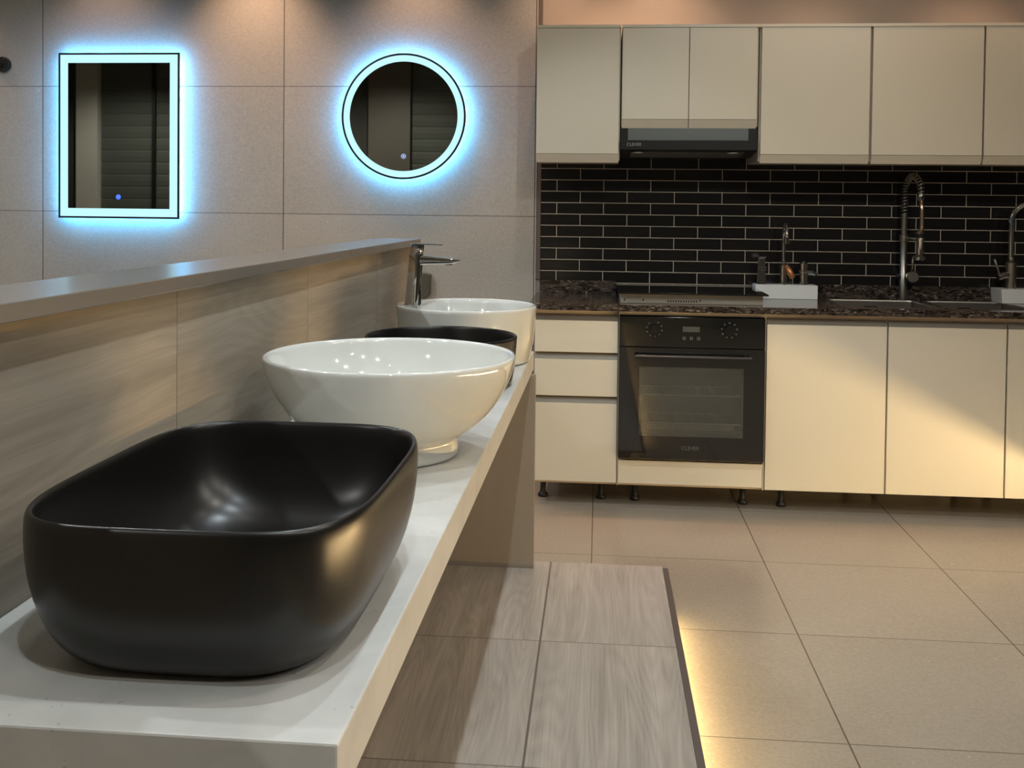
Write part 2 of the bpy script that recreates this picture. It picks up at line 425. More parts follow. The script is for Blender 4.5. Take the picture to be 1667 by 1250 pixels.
# washbasin counter: slightly tapering top with thick front, end panel below
CX0, CX1, CZ, CB = -.6795, -.222, .746, .684
bm = bmesh.new()
poly = [(CX0, .858), (-.2245, .858), (-.214, 3.345), (CX0, 3.345)]
prism(bm, poly, 2, CB, CZ)
ctr = thing('washbasin_counter', 'long pale stone counter carrying four washbasins along the half wall', 'counter', (-.45, 3.26, PH))
part('countertop', bm, M['quartz'], ctr, bevel=.0025)
part('end_panel', bx(-.66, 3.235, PH, -.2005, 3.262, CB-.0005), M['panel'], ctr, bevel=.001)
part('support_panel', bx(-.66, .90, PH, -.245, .925, CB-.0005), M['panel'], ctr, bevel=.001)

# ------------------------------------------------------------------ wash basins
def vessel_super(name, label, cx, cy, ztop, a, b, n, prof_out, prof_in, mt, drain_mt):
    """profiles: list of (inset, z, exponent)"""
    root = thing(name, label, 'washbasin', (cx, cy, CZ))
    rings = [sring(cx, cy, z, a-i, b-i, e) for i, z, e in prof_out] + [sring(cx, cy, z, a-i, b-i, e) for i, z, e in prof_in]
    o = part('bowl', loft(bmesh.new(), rings), mt, root, smooth=True)
    ob = o.modifiers.new('sub', 'SUBSURF'); ob.levels = 1; ob.render_levels = 1
    return root
# big black rounded rectangle, nearest
ZT = .910
h = ZT-CZ
po = [(.085, CZ, 3.4), (.050, CZ+.001, 3.6), (.038, CZ+.006, 3.7), (.023, CZ+.024, 3.9), (.011, CZ+.054, 4.1), (.003, CZ+.092, 4.2), (.0, CZ+.125, 4.2), (.0, ZT-.014, 4.2), (.001, ZT-.004, 4.2), (.0035, ZT, 4.2)]
pi_ = [(.0062, ZT, 4.2), (.0085, ZT-.004, 4.2), (.010, ZT-.014, 4.2), (.012, ZT-.05, 4.1), (.020, ZT-.090, 3.9), (.036, ZT-.122, 3.5), (.062, ZT-.140, 3.0), (.10, ZT-.147, 2.6), (.145, ZT-.149, 2.3), (.17, ZT-.150, 2.0)]
r_ = vessel_super('vessel_basin', 'matte black rounded-rectangle washbasin, nearest on the counter', -.4175, 1.166, ZT, .1850, .2500, 4.2, po, pi_, M['black_ceramic'], M['black_satin'])
part('drain', lathe(bmesh.new(), [(.022, ZT-.1500), (.022, ZT-.1475), (.018, ZT-.1465), (.001, ZT-.1465)], -.4175, 1.166, 32), M['black_satin'], r_, smooth=True)

def vessel_round(label, cx, cy, prof, mt, drain_z, drain_mt, seg=96):
    root = thing('vessel_basin', label, 'washbasin', (cx, cy, CZ))
    o = part('bowl', lathe(bmesh.new(), prof, cx, cy, seg), mt, root, smooth=True)
    s = o.modifiers.new('sub', 'SUBSURF'); s.levels = 1; s.render_levels = 1
    part('drain', lathe(bmesh.new(), [(.024, drain_z), (.024, drain_z+.002), (.02, drain_z+.003), (.001, drain_z+.003)], cx, cy, 32), drain_mt, root, smooth=True)
    return root
# white footed bowl
ZT = .940; R = .243
prof = [(.10, CZ), (.127, CZ+.0005), (.1315, CZ+.003), (.131, CZ+.012), (.129, CZ+.034), (.1295, CZ+.038), (.136, CZ+.0405), (.150, CZ+.048), (.176, CZ+.068), (.201, CZ+.096), (.221, CZ+.130), (.2335, CZ+.160), (.238, CZ+.180), (.239, CZ+.188), (.2378, CZ+.1925), (.2345, CZ+.194),
        (.230, CZ+.1935), (.227, CZ+.190), (.225, CZ+.180), (.220, CZ+.158), (.208, CZ+.128), (.190, CZ+.100), (.165, CZ+.076), (.13, CZ+.060), (.08, CZ+.050), (.03, CZ+.048), (.001, CZ+.048)]
vessel_round('glossy white round bowl washbasin on a narrow foot', -.400, 1.905, [(r*1.017, z) for r, z in prof], M['white_ceramic'], CZ+.048, M['chrome'])
# black round basin
prof = [(.15, CZ), (.186, CZ+.0005), (.192, CZ+.004), (.198, CZ+.03), (.203, CZ+.08), (.206, CZ+.124), (.2063, CZ+.130), (.2045, CZ+.133), (.2015, CZ+.1335),
        (.199, CZ+.131), (.197, CZ+.12), (.192, CZ+.08), (.180, CZ+.035), (.16, CZ+.02), (.08, CZ+.015), (.001, CZ+.014)]
vessel_round('black round washbasin standing between two white basins', -.424, 2.685, prof, M['black_ceramic'], CZ+.015, M['black_satin'])
# white cylindrical basin with tap deck
ZT = .921; R = .2205; bcx, bcy = -.4135, 3.122
root = thing('vessel_basin', 'white straight-sided round washbasin with tap, farthest on the counter', 'washbasin', (bcx, bcy, CZ))
def circ(r, z, seg=96, dx=0): return [Vector((bcx+dx+r*math.cos(2*math.pi*k/seg), bcy+r*math.sin(2*math.pi*k/seg), z)) for k in range(seg)]
def dring(r, z, seg=96, xcut=None):
    """circle flattened on the left where the tap deck is"""
    out = []
    for k in range(seg):
        a = 2*math.pi*k/seg; x, y = r*math.cos(a), r*math.sin(a)
        lim = -xcut if xcut else -9
        if x < lim:
            x = lim - (lim-x)*.22
        out.append(Vector((bcx+x, bcy+y, z)))
    return out
rings = [circ(.16, CZ), circ(.196, CZ+.0005), circ(.202, CZ+.006), circ(.211, CZ+.06), circ(R, ZT-.012), circ(R, ZT-.004), circ(R-.0025, ZT-.0004), circ(R-.006, ZT),
         dring(R-.010, ZT, xcut=.128), dring(R-.013, ZT-.003, xcut=.124), dring(R-.016, ZT-.015, xcut=.120), dring(R-.024, ZT-.07, xcut=.112), dring(R-.05, ZT-.12, xcut=.10), dring(.12, ZT-.132, xcut=.09), dring(.06, ZT-.135), dring(.002, ZT-.135)]
o = part('bowl', loft(bmesh.new(), rings), M['white_ceramic'], root, smooth=True)
part('drain', lathe(bmesh.new(), [(.024, ZT-.135), (.024, ZT-.133), (.02, ZT-.132), (.001, ZT-.132)], bcx, bcy, 32), M['chrome'], root, smooth=True)

# basin mixer tap
tx, ty = -.574, 3.06
tp = thing('basin_mixer_tap', 'chrome lever mixer tap on the farthest white washbasin', 'tap', (tx, ty, ZT))
def ell(cx, cy, z, a, b, n=2.6, seg=40, tilt=0):
    out = []
    for k in range(seg):
        t_ = 2*math.pi*k/seg; c, s = math.cos(t_), math.sin(t_)
        x = a*math.copysign(abs(c)**(2/n), c)
        out.append(Vector((cx+x, cy+b*math.copysign(abs(s)**(2/n), s), z+tilt*x)))
    return out
rings = [ell(tx, ty, ZT, .0265, .025), ell(tx, ty, ZT+.004, .0265, .025), ell(tx+.001, ty, ZT+.006, .0245, .023), ell(tx+.004, ty, ZT+.07, .0225, .0215), ell(tx+.010, ty, ZT+.150, .0215, .021), ell(tx+.0115, ty, ZT+.160, .0205, .020)]
smooth_by_angle(part('body', loft(bmesh.new(), rings), M['chrome'], tp))
rings = [ell(tx+.012, ty, ZT+.1605, .0190, .019), ell(tx+.0125, ty, ZT+.165, .0205, .0205), ell(tx+.014, ty, ZT+.184, .0205, .0205), ell(tx+.0145, ty, ZT+.187, .020, .02)]
smooth_by_angle(part('cap', loft(bmesh.new(), rings), M['chrome'], tp))
# spout: rectangular-ish loft going +X
def rrect(x, yc, zc, hy, hz, seg=20, n=4):
    return [Vector((x, yc+hy*math.copysign(abs(math.cos(a))**(2/n), math.cos(a)), zc+hz*math.copysign(abs(math.sin(a))**(2/n), math.sin(a)))) for a in [2*math.pi*k/seg for k in range(seg)]]
sz = ZT+.143
rings = [rrect(tx+.006, ty, sz-.004, .018, .017), rrect(tx+.040, ty, sz-.003, .0175, .0145), rrect(tx+.085, ty, sz-.004, .0165, .0115), rrect(tx+.118, ty, sz-.005, .0155, .0095), rrect(tx+.135, ty, sz-.004, .0145, .0065), rrect(tx+.1445, ty, sz-.002, .012, .002)]
smooth_by_angle(part('spout', loft(bmesh.new(), rings), M['chrome'], tp))
smooth_by_angle(part('aerator', lathe(bmesh.new(), [(.010, sz-.0185), (.011, sz-.0175), (.011, sz-.010)], tx+.112, ty, 24), M['chrome'], tp))
rings = [rrect(tx-.007, ty, ZT+.1895, .0195, .0025), rrect(tx+.03, ty, ZT+.1895, .0190, .0025), rrect(tx+.06, ty, ZT+.189, .014, .0024), rrect(tx+.083, ty, ZT+.1875, .011, .0024), rrect(tx+.090, ty, ZT+.188, .009, .0018)]
smooth_by_angle(part('lever', loft(bmesh.new(), rings), M['chrome'], tp))

# ------------------------------------------------------------------ LED mirrors
MYF = 4.578   # front face of the mirrors
def rect_ring(bm, x0, z0, x1, z1, w, y0, y1):
    box(bm, x0, y0, z0, x1, y1, z0+w); box(bm, x0, y0, z1-w, x1, y1, z1)
    box(bm, x0, y0, z0+w, x0+w, y1, z1-w); box(bm, x1-w, y0, z0+w, x1, y1, z1-w); return bm
x0, z0, x1, z1 = -2.577, 1.158, -1.981, 1.9425
t = thing('led_mirror', 'rectangular wall mirror with a glowing cyan border and blue touch dot', 'mirror', ((x0+x1)/2, WY, (z0+z1)/2))
part('frame', rect_ring(bmesh.new(), x0, z0, x1, z1, .009, MYF, MYF+.006), M['black_satin'], t)
part('light_band', rect_ring(bmesh.new(), x0+.0091, z0+.0091, x1-.0091, z1-.0091, .038, MYF+.001, MYF+.005), M['led_cool'], t)
part('mirror_glass', bx(x0+.0472, MYF+.0012, z0+.0472, x1-.0472, MYF+.005, z1-.0472), M['mirror'], t)
part('housing', rect_ring(bmesh.new(), x0+.035, z0+.035, x1-.035, z1-.035, .03, MYF+.0065, WY-.0005), M['black_satin'], t)
part('backlight', rect_ring(bmesh.new(), x0+.020, z0+.020, x1-.020, z1-.020, .008, MYF+.007, MYF+.011), M['led_back'], t)
part('touch_button', lathe_y(bmesh.new(), [(.0115, MYF+.0012), (.0115, MYF-.0003), (.010, MYF-.0006)], -2.280, 1.260), M['led_blue'], t)
cx, cz, R = -.910, 1.646, .2910
def ring_y(bm, r0, r1, ya, yb, cx, cz, seg=128):
    rg = [[Vector((cx+r*math.cos(a), y, cz+r*math.sin(a))) for a in [2*math.pi*k/seg for k in range(seg)]] for r, y in ((r0, ya), (r1, ya), (r1, yb), (r0, yb), (r0, ya))]
    V = [[bm.verts.new(p) for p in r] for r in rg[:4]]; V.append(V[0])
    for a, b in zip(V, V[1:]):
        for i in range(seg): bm.faces.new([a[i], a[(i+1) % seg], b[(i+1) % seg], b[i]])
    return bm
t = thing('led_mirror', 'round wall mirror with a glowing cyan ring border', 'mirror', (cx, WY, cz))
part('frame', ring_y(bmesh.new(), R-.009, R, MYF, MYF+.006, cx, cz), M['black_satin'], t)
part('light_band', ring_y(bmesh.new(), R-.038, R-.0091, MYF+.001, MYF+.005, cx, cz), M['led_cool'], t)
part('mirror_glass', lathe_y(bmesh.new(), [(R-.0382, MYF+.005), (R-.0382, MYF+.0012)], cx, cz, 128), M['mirror'], t)
part('housing', ring_y(bmesh.new(), R-.065, R-.035, MYF+.0065, WY-.0005, cx, cz), M['black_satin'], t)
part('backlight', ring_y(bmesh.new(), R-.028, R-.020, MYF+.007, MYF+.011, cx, cz), M['led_back'], t)
tb = part('touch_button', ring_y(bmesh.new(), .0085, .0115, MYF-.0004, MYF+.0011, -.908, 1.462), M['led_pale'], t)
part('touch_dot', lathe_y(bmesh.new(), [(.0055, MYF+.0012), (.0055, MYF-.0004)], -.908, 1.462), M['led_pale'], t)

# round black fitting at the picture's left edge
t = thing('wall_fitting', 'round black wall fitting with small screws, left of the rectangular mirror', 'wall fitting', (-2.876, WY, 1.894))
part('disc', lathe_y(bmesh.new(), [(.036, WY-.0003), (.036, WY-.018), (.033, WY-.021)], -2.876, 1.894, 48), M['black_plastic'], t)
part('knob', lathe_y(bmesh.new(), [(.014, WY-.0213), (.013, WY-.030), (.011, WY-.032)], -2.880, 1.894), M['black_satin'], t)
for dz in (-.026, .026):
    part('screw', lathe_y(bmesh.new(), [(.003, WY-.0213), (.0025, WY-.0228)], -2.864, 1.894+dz, 12), M['steel'], t)
# small grey box low on the wall behind the tap
t = thing('wall_box', 'small dark grey box on the tiled wall behind the chrome basin tap', 'wall box', (-.815, WY, .86))
part('body', prism(bmesh.new(), [(-.86, .806), (-.803, .802), (-.782, .822), (-.778, .915), (-.80, .922), (-.86, .922)], 1, WY-.045, WY-.0005), M['box_grey'], t, bevel=.003)

# ------------------------------------------------------------------ kitchen base cabinets
FY = 4.12          # face of the doors
def door_base(name, x0, x1, z0, z1, root, grip=True):
    """door or drawer front, face at FY, bevelled grip along the top"""
    g = .022
    d = part(name, prism(bmesh.new(), [(FY, z0), (FY+.019, z0), (FY+.019, z1-g-.001), (FY, z1-g-.001)], 0, x0, x1), M['cream'], root, bevel=.0012)
    if grip:
        q = prism(bmesh.new(), [(FY+.001, z1-g), (FY+.019, z1-g), (FY+.019, z1), (FY+.015, z1)], 0, x0, x1)
        gr = obj('grip', q, M['grip']); keep(gr, root); gr.parent = d; gr.matrix_parent_inverse = (Matrix.Translation(root.location)).inverted() @ Matrix.Identity(4) if False else Matrix.Identity(4)
    return d
BT = .8105
def carcass(x0, x1, root, top=BT, open_top=False):
    if open_top:   # sink unit: sides, bottom, back and a front rail, room for the bowl inside
        bm = bmesh.new()
        for b in ((x0, FY+.0205, .088, x0+.016, 4.60, .64), (x1-.016, FY+.0205, .088, x1, 4.60, .64), (x0, FY+.0205, .64, x0+.016, FY+.036, top), (x1-.016, FY+.0205, .64, x1, FY+.036, top), (x0+.016, FY+.0205, .088, x1-.016, 4.60, .104),
                  (x0+.016, 4.590, .104, x1-.016, 4.60, top), (x0+.016, FY+.0205, .104, x1-.016, FY+.036, top)): box(bm, *b)
        part('body', bm, M['carcass'], root); return
    part('body', bx(x0, FY+.0205, .088, x1, 4.60, top), M['carcass'], root, bevel=.001)
def foot(x, y, root):
    part('leg', lathe(bmesh.new(), [(.021, 0), (.021, .012), (.014, .018), (.012, .03), (.012, .07), (.016, .074), (.016, .0875)], x, y, 24), M['black_plastic'], root, smooth=True)

t = thing('base_cabinet', 'cream base cabinet with three stacked drawers, left of the oven', 'cabinet', (-.085, 4.36, 0), 'cream base cabinets under the granite worktop')
carcass(-.262, .0835, t)
door_base('drawer', -.260, .081, .636, .790, t); door_base('drawer', -.260, .081, .455, .630, t); door_base('drawer', -.260, .081, .100, .449, t)
for x in (-.226, .020): foot(x, 4.245, t); foot(x, 4.52, t)

t = thing('base_cabinet', 'cream oven housing cabinet with a narrow front strip below the oven', 'cabinet', (.38, 4.36, 0), 'cream base cabinets under the granite worktop')
bm = bmesh.new()
for b in ((.0845, FY+.006, .088, .0875, 4.60, BT), (.6745, FY+.006, .088, .6785, 4.60, BT), (.0875, FY+.021, .088, .6745, 4.60, .200), (.0875, FY+.006, .7945, .6745, 4.60, BT), (.0875, 4.585, .2, .6745, 4.60, .7945)): box(bm, *b)
part('body', bm, M['carcass'], t)
part('front_strip', bx(.089, FY, .100, .672, FY+.020, .196), M['cream'], t, bevel=.0012)
for x in (.163, .612): foot(x, 4.238, t); foot(x, 4.52, t)

def cab_door(x0, x1, label, legs, sink=False):
    t = thing('base_cabinet', label, 'cabinet', ((x0+x1)/2, 4.36, 0), 'cream base cabinets under the granite worktop')
    carcass(x0, x1, t, open_top=True); door_base('door', x0+.003, x1-.003, .092, .790, t)
    for x in legs: foot(x, 4.225 if x == legs[0] and x0 < .7 else 4.50, t)
    return t
cab_door(.6795, 1.1575, 'cream single-door base cabinet directly right of the oven', (.768, 1.10))
cab_door(1.1585, 1.6195, 'cream single-door base cabinet under the sink, crossed by a slanting shadow', (1.22, 1.56))
cab_door(1.6205, 2.10, 'cream base cabinet cut off by the right edge of the photo', (1.70, 2.02))

# worktop with two sink openings
G0, G1 = 4.092, WY-.0025
t = thing('worktop', 'dark brown speckled granite kitchen worktop with low upstand', 'worktop', (.9, 4.35, .804))
def worktop():
    bm = bmesh.new(); z0, z1 = .8110, .838
    for b in ((-.285, G0, 1.000, G1), (1.000, G0, 2.12, 4.168), (1.000, 4.545, 2.12, G1), (1.385, 4.168, 1.415, 4.545), (1.765, 4.168, 2.12, 4.545)):
        box(bm, b[0], b[1], z0, b[2], b[3], z1)
    return bm
part('slab', worktop(), M['granite'], t)
bm = bmesh.new(); box(bm, -.27, 4.600, .8385, .078, G1, .899); box(bm, .70, 4.600, .8385, 2.12, G1, .899)
part('upstand', bm, M['granite'], t)

def sink(x0, x1, label):
    t = thing('kitchen_sink', label, 'sink', ((x0+x1)/2, 4.366, .66), 'steel sink bowls set in the worktop')
    y0, y1, zt, zb, w = 4.170, 4.543, .8375, .66, .004
    a0, a1 = x0+.002, x1-.002
    bm = bmesh.new()
    def rr(ins, z, n=22): return sring((a0+a1)/2, (y0+y1)/2, z, (a1-a0)/2-ins, (y1-y0)/2-ins, n, 96)
    loft(bm, [rr(0, zt-.03), rr(0, zt+.0015), rr(.006, zt+.0015), rr(.007, zt-.004), rr(.010, zb+.03), rr(.03, zb+.006), rr(.10, zb+.003)], cap0=False)
    part('bowl', bm, M['steel'], t, smooth=False)
    part('overflow', bx((x0+x1)/2-.028+.005, y1-.0125, .797, (x0+x1)/2+.028+.005, y1-.0105, .812), M['black_plastic'], t)
    part('drain', lathe(bmesh.new(), [(.04, zb+.003), (.04, zb+.005), (.01, zb+.0045), (.001, zb+.0045)], (x0+x1)/2, 4.37, 32), M['chrome'], t)
    return t
sink(1.000, 1.385, 'brushed steel sink bowl left of the spring-neck tap')
sink(1.415, 1.765, 'brushed steel sink bowl right of the spring-neck tap')

# ------------------------------------------------------------------ oven
OX0, OX1, OZ0, OZ1 = .0885, .6735, .2065, .7925
t = thing('built_in_oven', 'black glass built-in oven with two wire racks seen through its window', 'oven', (.38, FY, OZ0))
oven = t
part('control_panel', bx(OX0, FY-.016, .668, OX1, FY+.005, .790), M['black_gloss'], t, bevel=.001)
bm = bmesh.new()
for b in ((OX0, .209, OX1, .302), (OX0, .586, OX1, .664), (OX0, .302, .170, .586), (.590, .302, OX1, .586)):
    box(bm, b[0], FY-.018, b[1], b[2], FY+.004, b[3])
dr = part('door', bm, M['black_gloss'], t)
def sub(name, bm, mt, par, **k):
    o = obj(name, bm, mt, None, **k); o.parent = par; o.matrix_parent_inverse = Matrix.Identity(4)
    return o
sub('window', bx(.1702, FY-.0175, .3022, .5898, FY-.0135, .5858), M['oven_glass'], dr)
bm = bmesh.new(); rect_ring(bm, .171, .303, .589, .585, .006, FY-.013, FY+.003)
sub('window_seal', bm, M['black_plastic'], dr)
# handle
bm = bmesh.new()
tube(bm, [(.152, FY-.058, .632), (.614, FY-.058, .632)], .0085, 20, 1.0)
for x in (.170, .596): tube(bm, [(x, FY-.0185, .632), (x, FY-.056, .632)], .006, 12)
smooth_by_angle(sub('handle', bm, M['black_satin'], dr))
text('brand_print', 'CLEVER', .0215, (.380, FY-.0184, .256), M['print_dim'], None, .0002).parent = dr
dr.children[-1].matrix_parent_inverse = Matrix.Identity(4)
# cavity
bm = bmesh.new()
cx0, cx1, cz0, cz1, cyb = .125, .640, .262, .630, 4.36
for f in (((cx0, FY+.006, cz0), (cx1, FY+.006, cz0), (cx1, cyb, cz0), (cx0, cyb, cz0)), ((cx0, FY+.006, cz1), (cx1, FY+.006, cz1), (cx1, cyb, cz1), (cx0, cyb, cz1)),
          ((cx0, FY+.006, cz0), (cx0, cyb, cz0), (cx0, cyb, cz1), (cx0, FY+.006, cz1)), ((cx1, FY+.006, cz0), (cx1, cyb, cz0), (cx1, cyb, cz1), (cx1, FY+.006, cz1)),
          ((cx0, cyb, cz0), (cx1, cyb, cz0), (cx1, cyb, cz1), (cx0, cyb, cz1))):
    bm.faces.new([bm.verts.new(p) for p in f])
part('cavity', bm, M['cavity'], t)
for zr in (.468, .352):
    bm = bmesh.new()
    ya, yb = FY+.012, 4.34
    tube(bm, [(.160, ya+.02, zr-.012), (.185, ya, zr), (.578, ya, zr), (.603, ya+.02, zr-.012)], .0034, 8)
    for x in (.185, .578): tube(bm, [(x, ya, zr), (x, yb, zr)], .002, 8)
    tube(bm, [(.185, yb, zr), (.578, yb, zr)], .002, 8)
    for k in range(1, 14): tube(bm, [(.185+k*.028, ya, zr), (.185+k*.028, yb, zr)], .0011, 6)
    part('wire_rack', bm, M['rack'], t)
bm = bmesh.new()
for k in range(41):
    x = .205+.0087*k
    box(bm, x, FY+.016, .325, x+.0022, FY+.0175, .350)
for k in range(4): box(bm, .205, FY+.0178, .3255+k*.0075, .555, FY+.0186, .3275+k*.0075)
part('perforated_tray', bm, M['rack'], t)
# displays, knobs
part('display', bx(.343, FY-.0168, .731, .411, FY-.0161, .753), mat('oven_display', srgb(74,76,74), .3, nscale=20, namt=.03), t)
for x in (.343, .372, .401):
    part('touch_key', rect_ring(bmesh.new(), x, .699, x+.012, .711, .003, FY-.0168, FY-.0161), M['print_dim'], t)
for x in (.228, .530):
    k_ = part('knob', lathe_y(bmesh.new(), [(.019, FY-.0162), (.019, FY-.020), (.0165, FY-.036), (.0150, FY-.0375)], x, .741, 40), M['chrome'] if False else M['black_gloss'], t, smooth=False)
    smooth_by_angle(k_)
    sub('knob_ring', ring_y(bmesh.new(), .0155, .0178, FY-.0378, FY-.034, x, .741, 40), M['black_satin'], k_)
    bm = bmesh.new()
    for j in range(9):
        a = math.radians(90-j*40 if x > .4 else 60-j*36)
        ux_, uz_ = math.cos(a), math.sin(a); px, pz = x+.031*ux_, .741+.030*uz_
        box(bm, px-.0032, FY-.0166, pz-.0024, px+.0032, FY-.0161, pz+.0024)
    part('dial_marks', bm, M['print_dim'], t)

# ------------------------------------------------------------------ hob lying on the worktop
t = thing('cooking_hob', 'black glass hob with metal underside lying on the granite worktop', 'hob', (.38, 4.38, .838))
part('glass_top', bx(.080, 4.138, .8785, .690, 4.597, .8850), M['black_gloss'], t, bevel=.001)
hb = part('casing', bx(.092, 4.170, .8385, .672, 4.575, .8783), mat('hob_casing_metal', srgb(172,166,152), .45, metal=.2, nscale=60, namt=.06), t, bevel=.001)
for k in range(12): part('vent_slot', bx(.285+k*.0105, 4.1690, .8455, .2895+k*.0105, 4.1699, .8535), M['black_plastic'], t)
for x in (.105, .182, .415): part('vent_slot', bx(x, 4.1690, .849, x+.005, 4.1699, .857), M['black_plastic'], t)
for x, z in ((.110, .868), (.174, .866), (.40, .864)): part('screw', lathe_y(bmesh.new(), [(.0035, 4.1699), (.003, 4.1680)], x, z, 12), M['steel'], t)

# ------------------------------------------------------------------ display plinths and taps
ZP = .8995
t = thing('display_plinth', 'pale grey display plinth holding three small taps beside the hob', 'plinth', (.82, 4.55, .838))
part('body', prism(bmesh.new(), [(.716, .8385), (.962, .8385), (.962, ZP), (.692, ZP), (.692, .862)], 1, 4.505, 4.598), M['stand'], t, bevel=.001)
t = thing('display_plinth', 'pale grey display plinth under the curved tap at the right edge', 'plinth', (1.86, 4.54, .838))
bm = bmesh.new()
v = [(1.738, 4.485, .8385), (2.02, 4.485, .8385), (2.02, 4.598, .8385), (1.735, 4.598, .8385), (1.733, 4.485, ZP), (2.02, 4.485, ZP), (2.02, 4.598, ZP), (1.730, 4.598, ZP)]
vs = [bm.verts.new(p) for p in v]
for f in ((0,3,2,1),(4,5,6,7),(0,1,5,4),(1,2,6,5),(2,3,7,6),(3,0,4,7)): bm.faces.new([vs[i] for i in f])
part('body', bm, M['stand'], t, bevel=.001)

TY = 4.55
# small square tap
t = thing('kitchen_tap', 'short square chrome tap, leftmost on the three-tap plinth', 'tap', (.722, TY, ZP))
rings = [[Vector((.722+dx*a, TY+dy*a, ZP+z)) for dx, dy in ((-1,-1),(1,-1),(1,1),(-1,1))] for a, z in ((.0195, 0), (.0175, .05), (.0150, .100))]
part('body', loft(bmesh.new(), rings), M['chrome'], t, bevel=.001)
part('spout', bx(.711, TY-.075, ZP+.0655, .733, TY-.0175, ZP+.081), M['chrome'], t, bevel=.001)
part('lever', prism(bmesh.new(), [(TY-.05, ZP+.121), (TY-.05, ZP+.126), (TY+.014, ZP+.117), (TY+.014, ZP+.1005), (TY-.014, ZP+.1005), (TY-.014, ZP+.115)], 0, .707, .737), M['chrome'], t, bevel=.001)
# tall tap with copper lever
t = thing('kitchen_tap', 'tall slim chrome tap with a copper-coloured lever', 'tap', (.820, TY, ZP))
X = .820
smooth_by_angle(part('body', lathe(bmesh.new(), [(.024, ZP), (.024, ZP+.004), (.0185, ZP+.006), (.0185, ZP+.05), (.017, ZP+.052), (.017, ZP+.085), (.010, ZP+.09)], X, TY, 32), M['chrome'], t))
pts = [(X, TY, ZP+.085)] + [(X, TY, ZP+.085+.027*k) for k in range(1, 6)]
for k in range(1, 9):
    a = math.pi*k/8*.97; pts.append((X-.004*k/8, TY-.045+.045*math.cos(a), ZP+.222+.045*math.sin(a)))
pts += [(X-.006, pts[-1][1]-.001, ZP+.202)]
part('spout', tube(bmesh.new(), pts, .0085, 16), M['chrome'], t, smooth=True)
part('nozzle', lathe(bmesh.new(), [(.0115, ZP+.185), (.0115, ZP+.210), (.009, ZP+.212)], X-.006, pts[-1][1], 20), M['chrome'], t, smooth=False)
lv = part('lever', tube(bmesh.new(), [(X+.010, TY-.018, ZP+.085), (X+.018, TY-.035, ZP+.065), (X+.032, TY-.05, ZP+.036)], [.010, .0165, .0165], 16, .75), M['copper'], t, smooth=True)
lv['label'] = 'copper-coloured lever'
# round tap
t = thing('kitchen_tap', 'short round chrome tap, rightmost on the three-tap plinth', 'tap', (.908, TY, ZP))
X = .908
smooth_by_angle(part('body', lathe(bmesh.new(), [(.0225, ZP), (.0225, ZP+.003), (.0195, ZP+.005), (.0195, ZP+.055), (.0215, ZP+.057), (.0215, ZP+.062), (.0185, ZP+.064), (.0185, ZP+.097), (.016, ZP+.099)], X, TY, 32), M['chrome'], t))
smooth_by_angle(part('spout', tube(bmesh.new(), [(X+.012, TY-.008, ZP+.056), (X+.030, TY-.03, ZP+.056), (X+.044, TY-.05, ZP+.050)], .0085, 16), M['chrome'], t))
part('lever', tube(bmesh.new(), [(X, TY, ZP+.1000), (X-.006, TY-.03, ZP+.103), (X-.010, TY-.05, ZP+.105)], [.009, .006, .005], 12, .6), M['chrome'], t, smooth=True)

# spring-neck tap between the sinks
X, Y = 1.346, 4.574
t = thing('spring_neck_tap', 'tall spring-neck chrome kitchen tap with pull-down spray, behind the sinks', 'tap', (X, Y, .838))
smooth_by_angle(part('column', lathe(bmesh.new(), [(.0215, .8385), (.0215, .843), (.0165, .846), (.0165, .965), (.0155, .967), (.0155, 1.095), (.0185, 1.098), (.0185, 1.128), (.0135, 1.131), (.0135, 1.222)], X, Y, 32), M['steel'], t))
# neck path in the plane towards the viewer-right
dirx, diry = .036, -.110
path = []
for k in range(9): path.append(Vector((X, Y, 1.215+.098*k/8)))
for k in range(1, 25):
    a = math.pi*k/24*1.04
    s = (1-math.cos(a))/2
    path.append(Vector((X+dirx*s, Y+diry*s, 1.313+.072*math.sin(a))))
core = [p.copy() for p in path]
part('neck_hose', tube(bmesh.new(), core, .0065, 12), M['black_plastic'], t, smooth=True)
P, T, N = frames(path)
L = [0]
for i in range(1, len(P)): L.append(L[-1]+(P[i]-P[i-1]).length)
turns = 22; hp = []
NS = turns*14
for s in range(NS+1):
    d = L[-1]*s/NS; i = 0
    while i < len(L)-2 and L[i+1] < d: i += 1
    f = (d-L[i])/(L[i+1]-L[i]); p = P[i].lerp(P[i+1], f); n = N[i].lerp(N[i+1], f).normalized(); b = T[i].lerp(T[i+1], f).normalized().cross(n)
    a = 2*math.pi*turns*s/NS
    hp.append(p+(n*math.cos(a)+b*math.sin(a))*.0125)
part('spring', tube(bmesh.new(), hp, .0030, 8), M['steel'], t, smooth=True)
e = path[-1]
smooth_by_angle(part('coupler', lathe(bmesh.new(), [(.012, e.z-.026), (.0155, e.z-.024), (.0155, e.z-.004), (.0125, e.z+.006)], e.x, e.y, 24), M['chrome'], t))
part('lower_hose', tube(bmesh.new(), [(e.x, e.y, e.z-.022), (e.x+.006, e.y, e.z-.07), (e.x+.007, e.y, e.z-.13), (e.x+.001, e.y, 1.140)], .0095, 16), mat('rose_steel_hose', srgb(206,176,156), .25, metal=1.0, nscale=200, namt=.1), t, smooth=True)
smooth_by_angle(part('spray_head', lathe(bmesh.new(), [(.022, 1.020), (.026, 1.024), (.026, 1.036), (.0155, 1.044), (.0150, 1.105), (.0175, 1.112), (.0175, 1.140), (.012, 1.145)], e.x, e.y, 32), M['chrome'], t))
part('bracket', tube(bmesh.new(), [(X, Y, 1.113), (e.x-.0145, e.y+.01, 1.113)], .0045, 12), M['steel'], t, smooth=True)
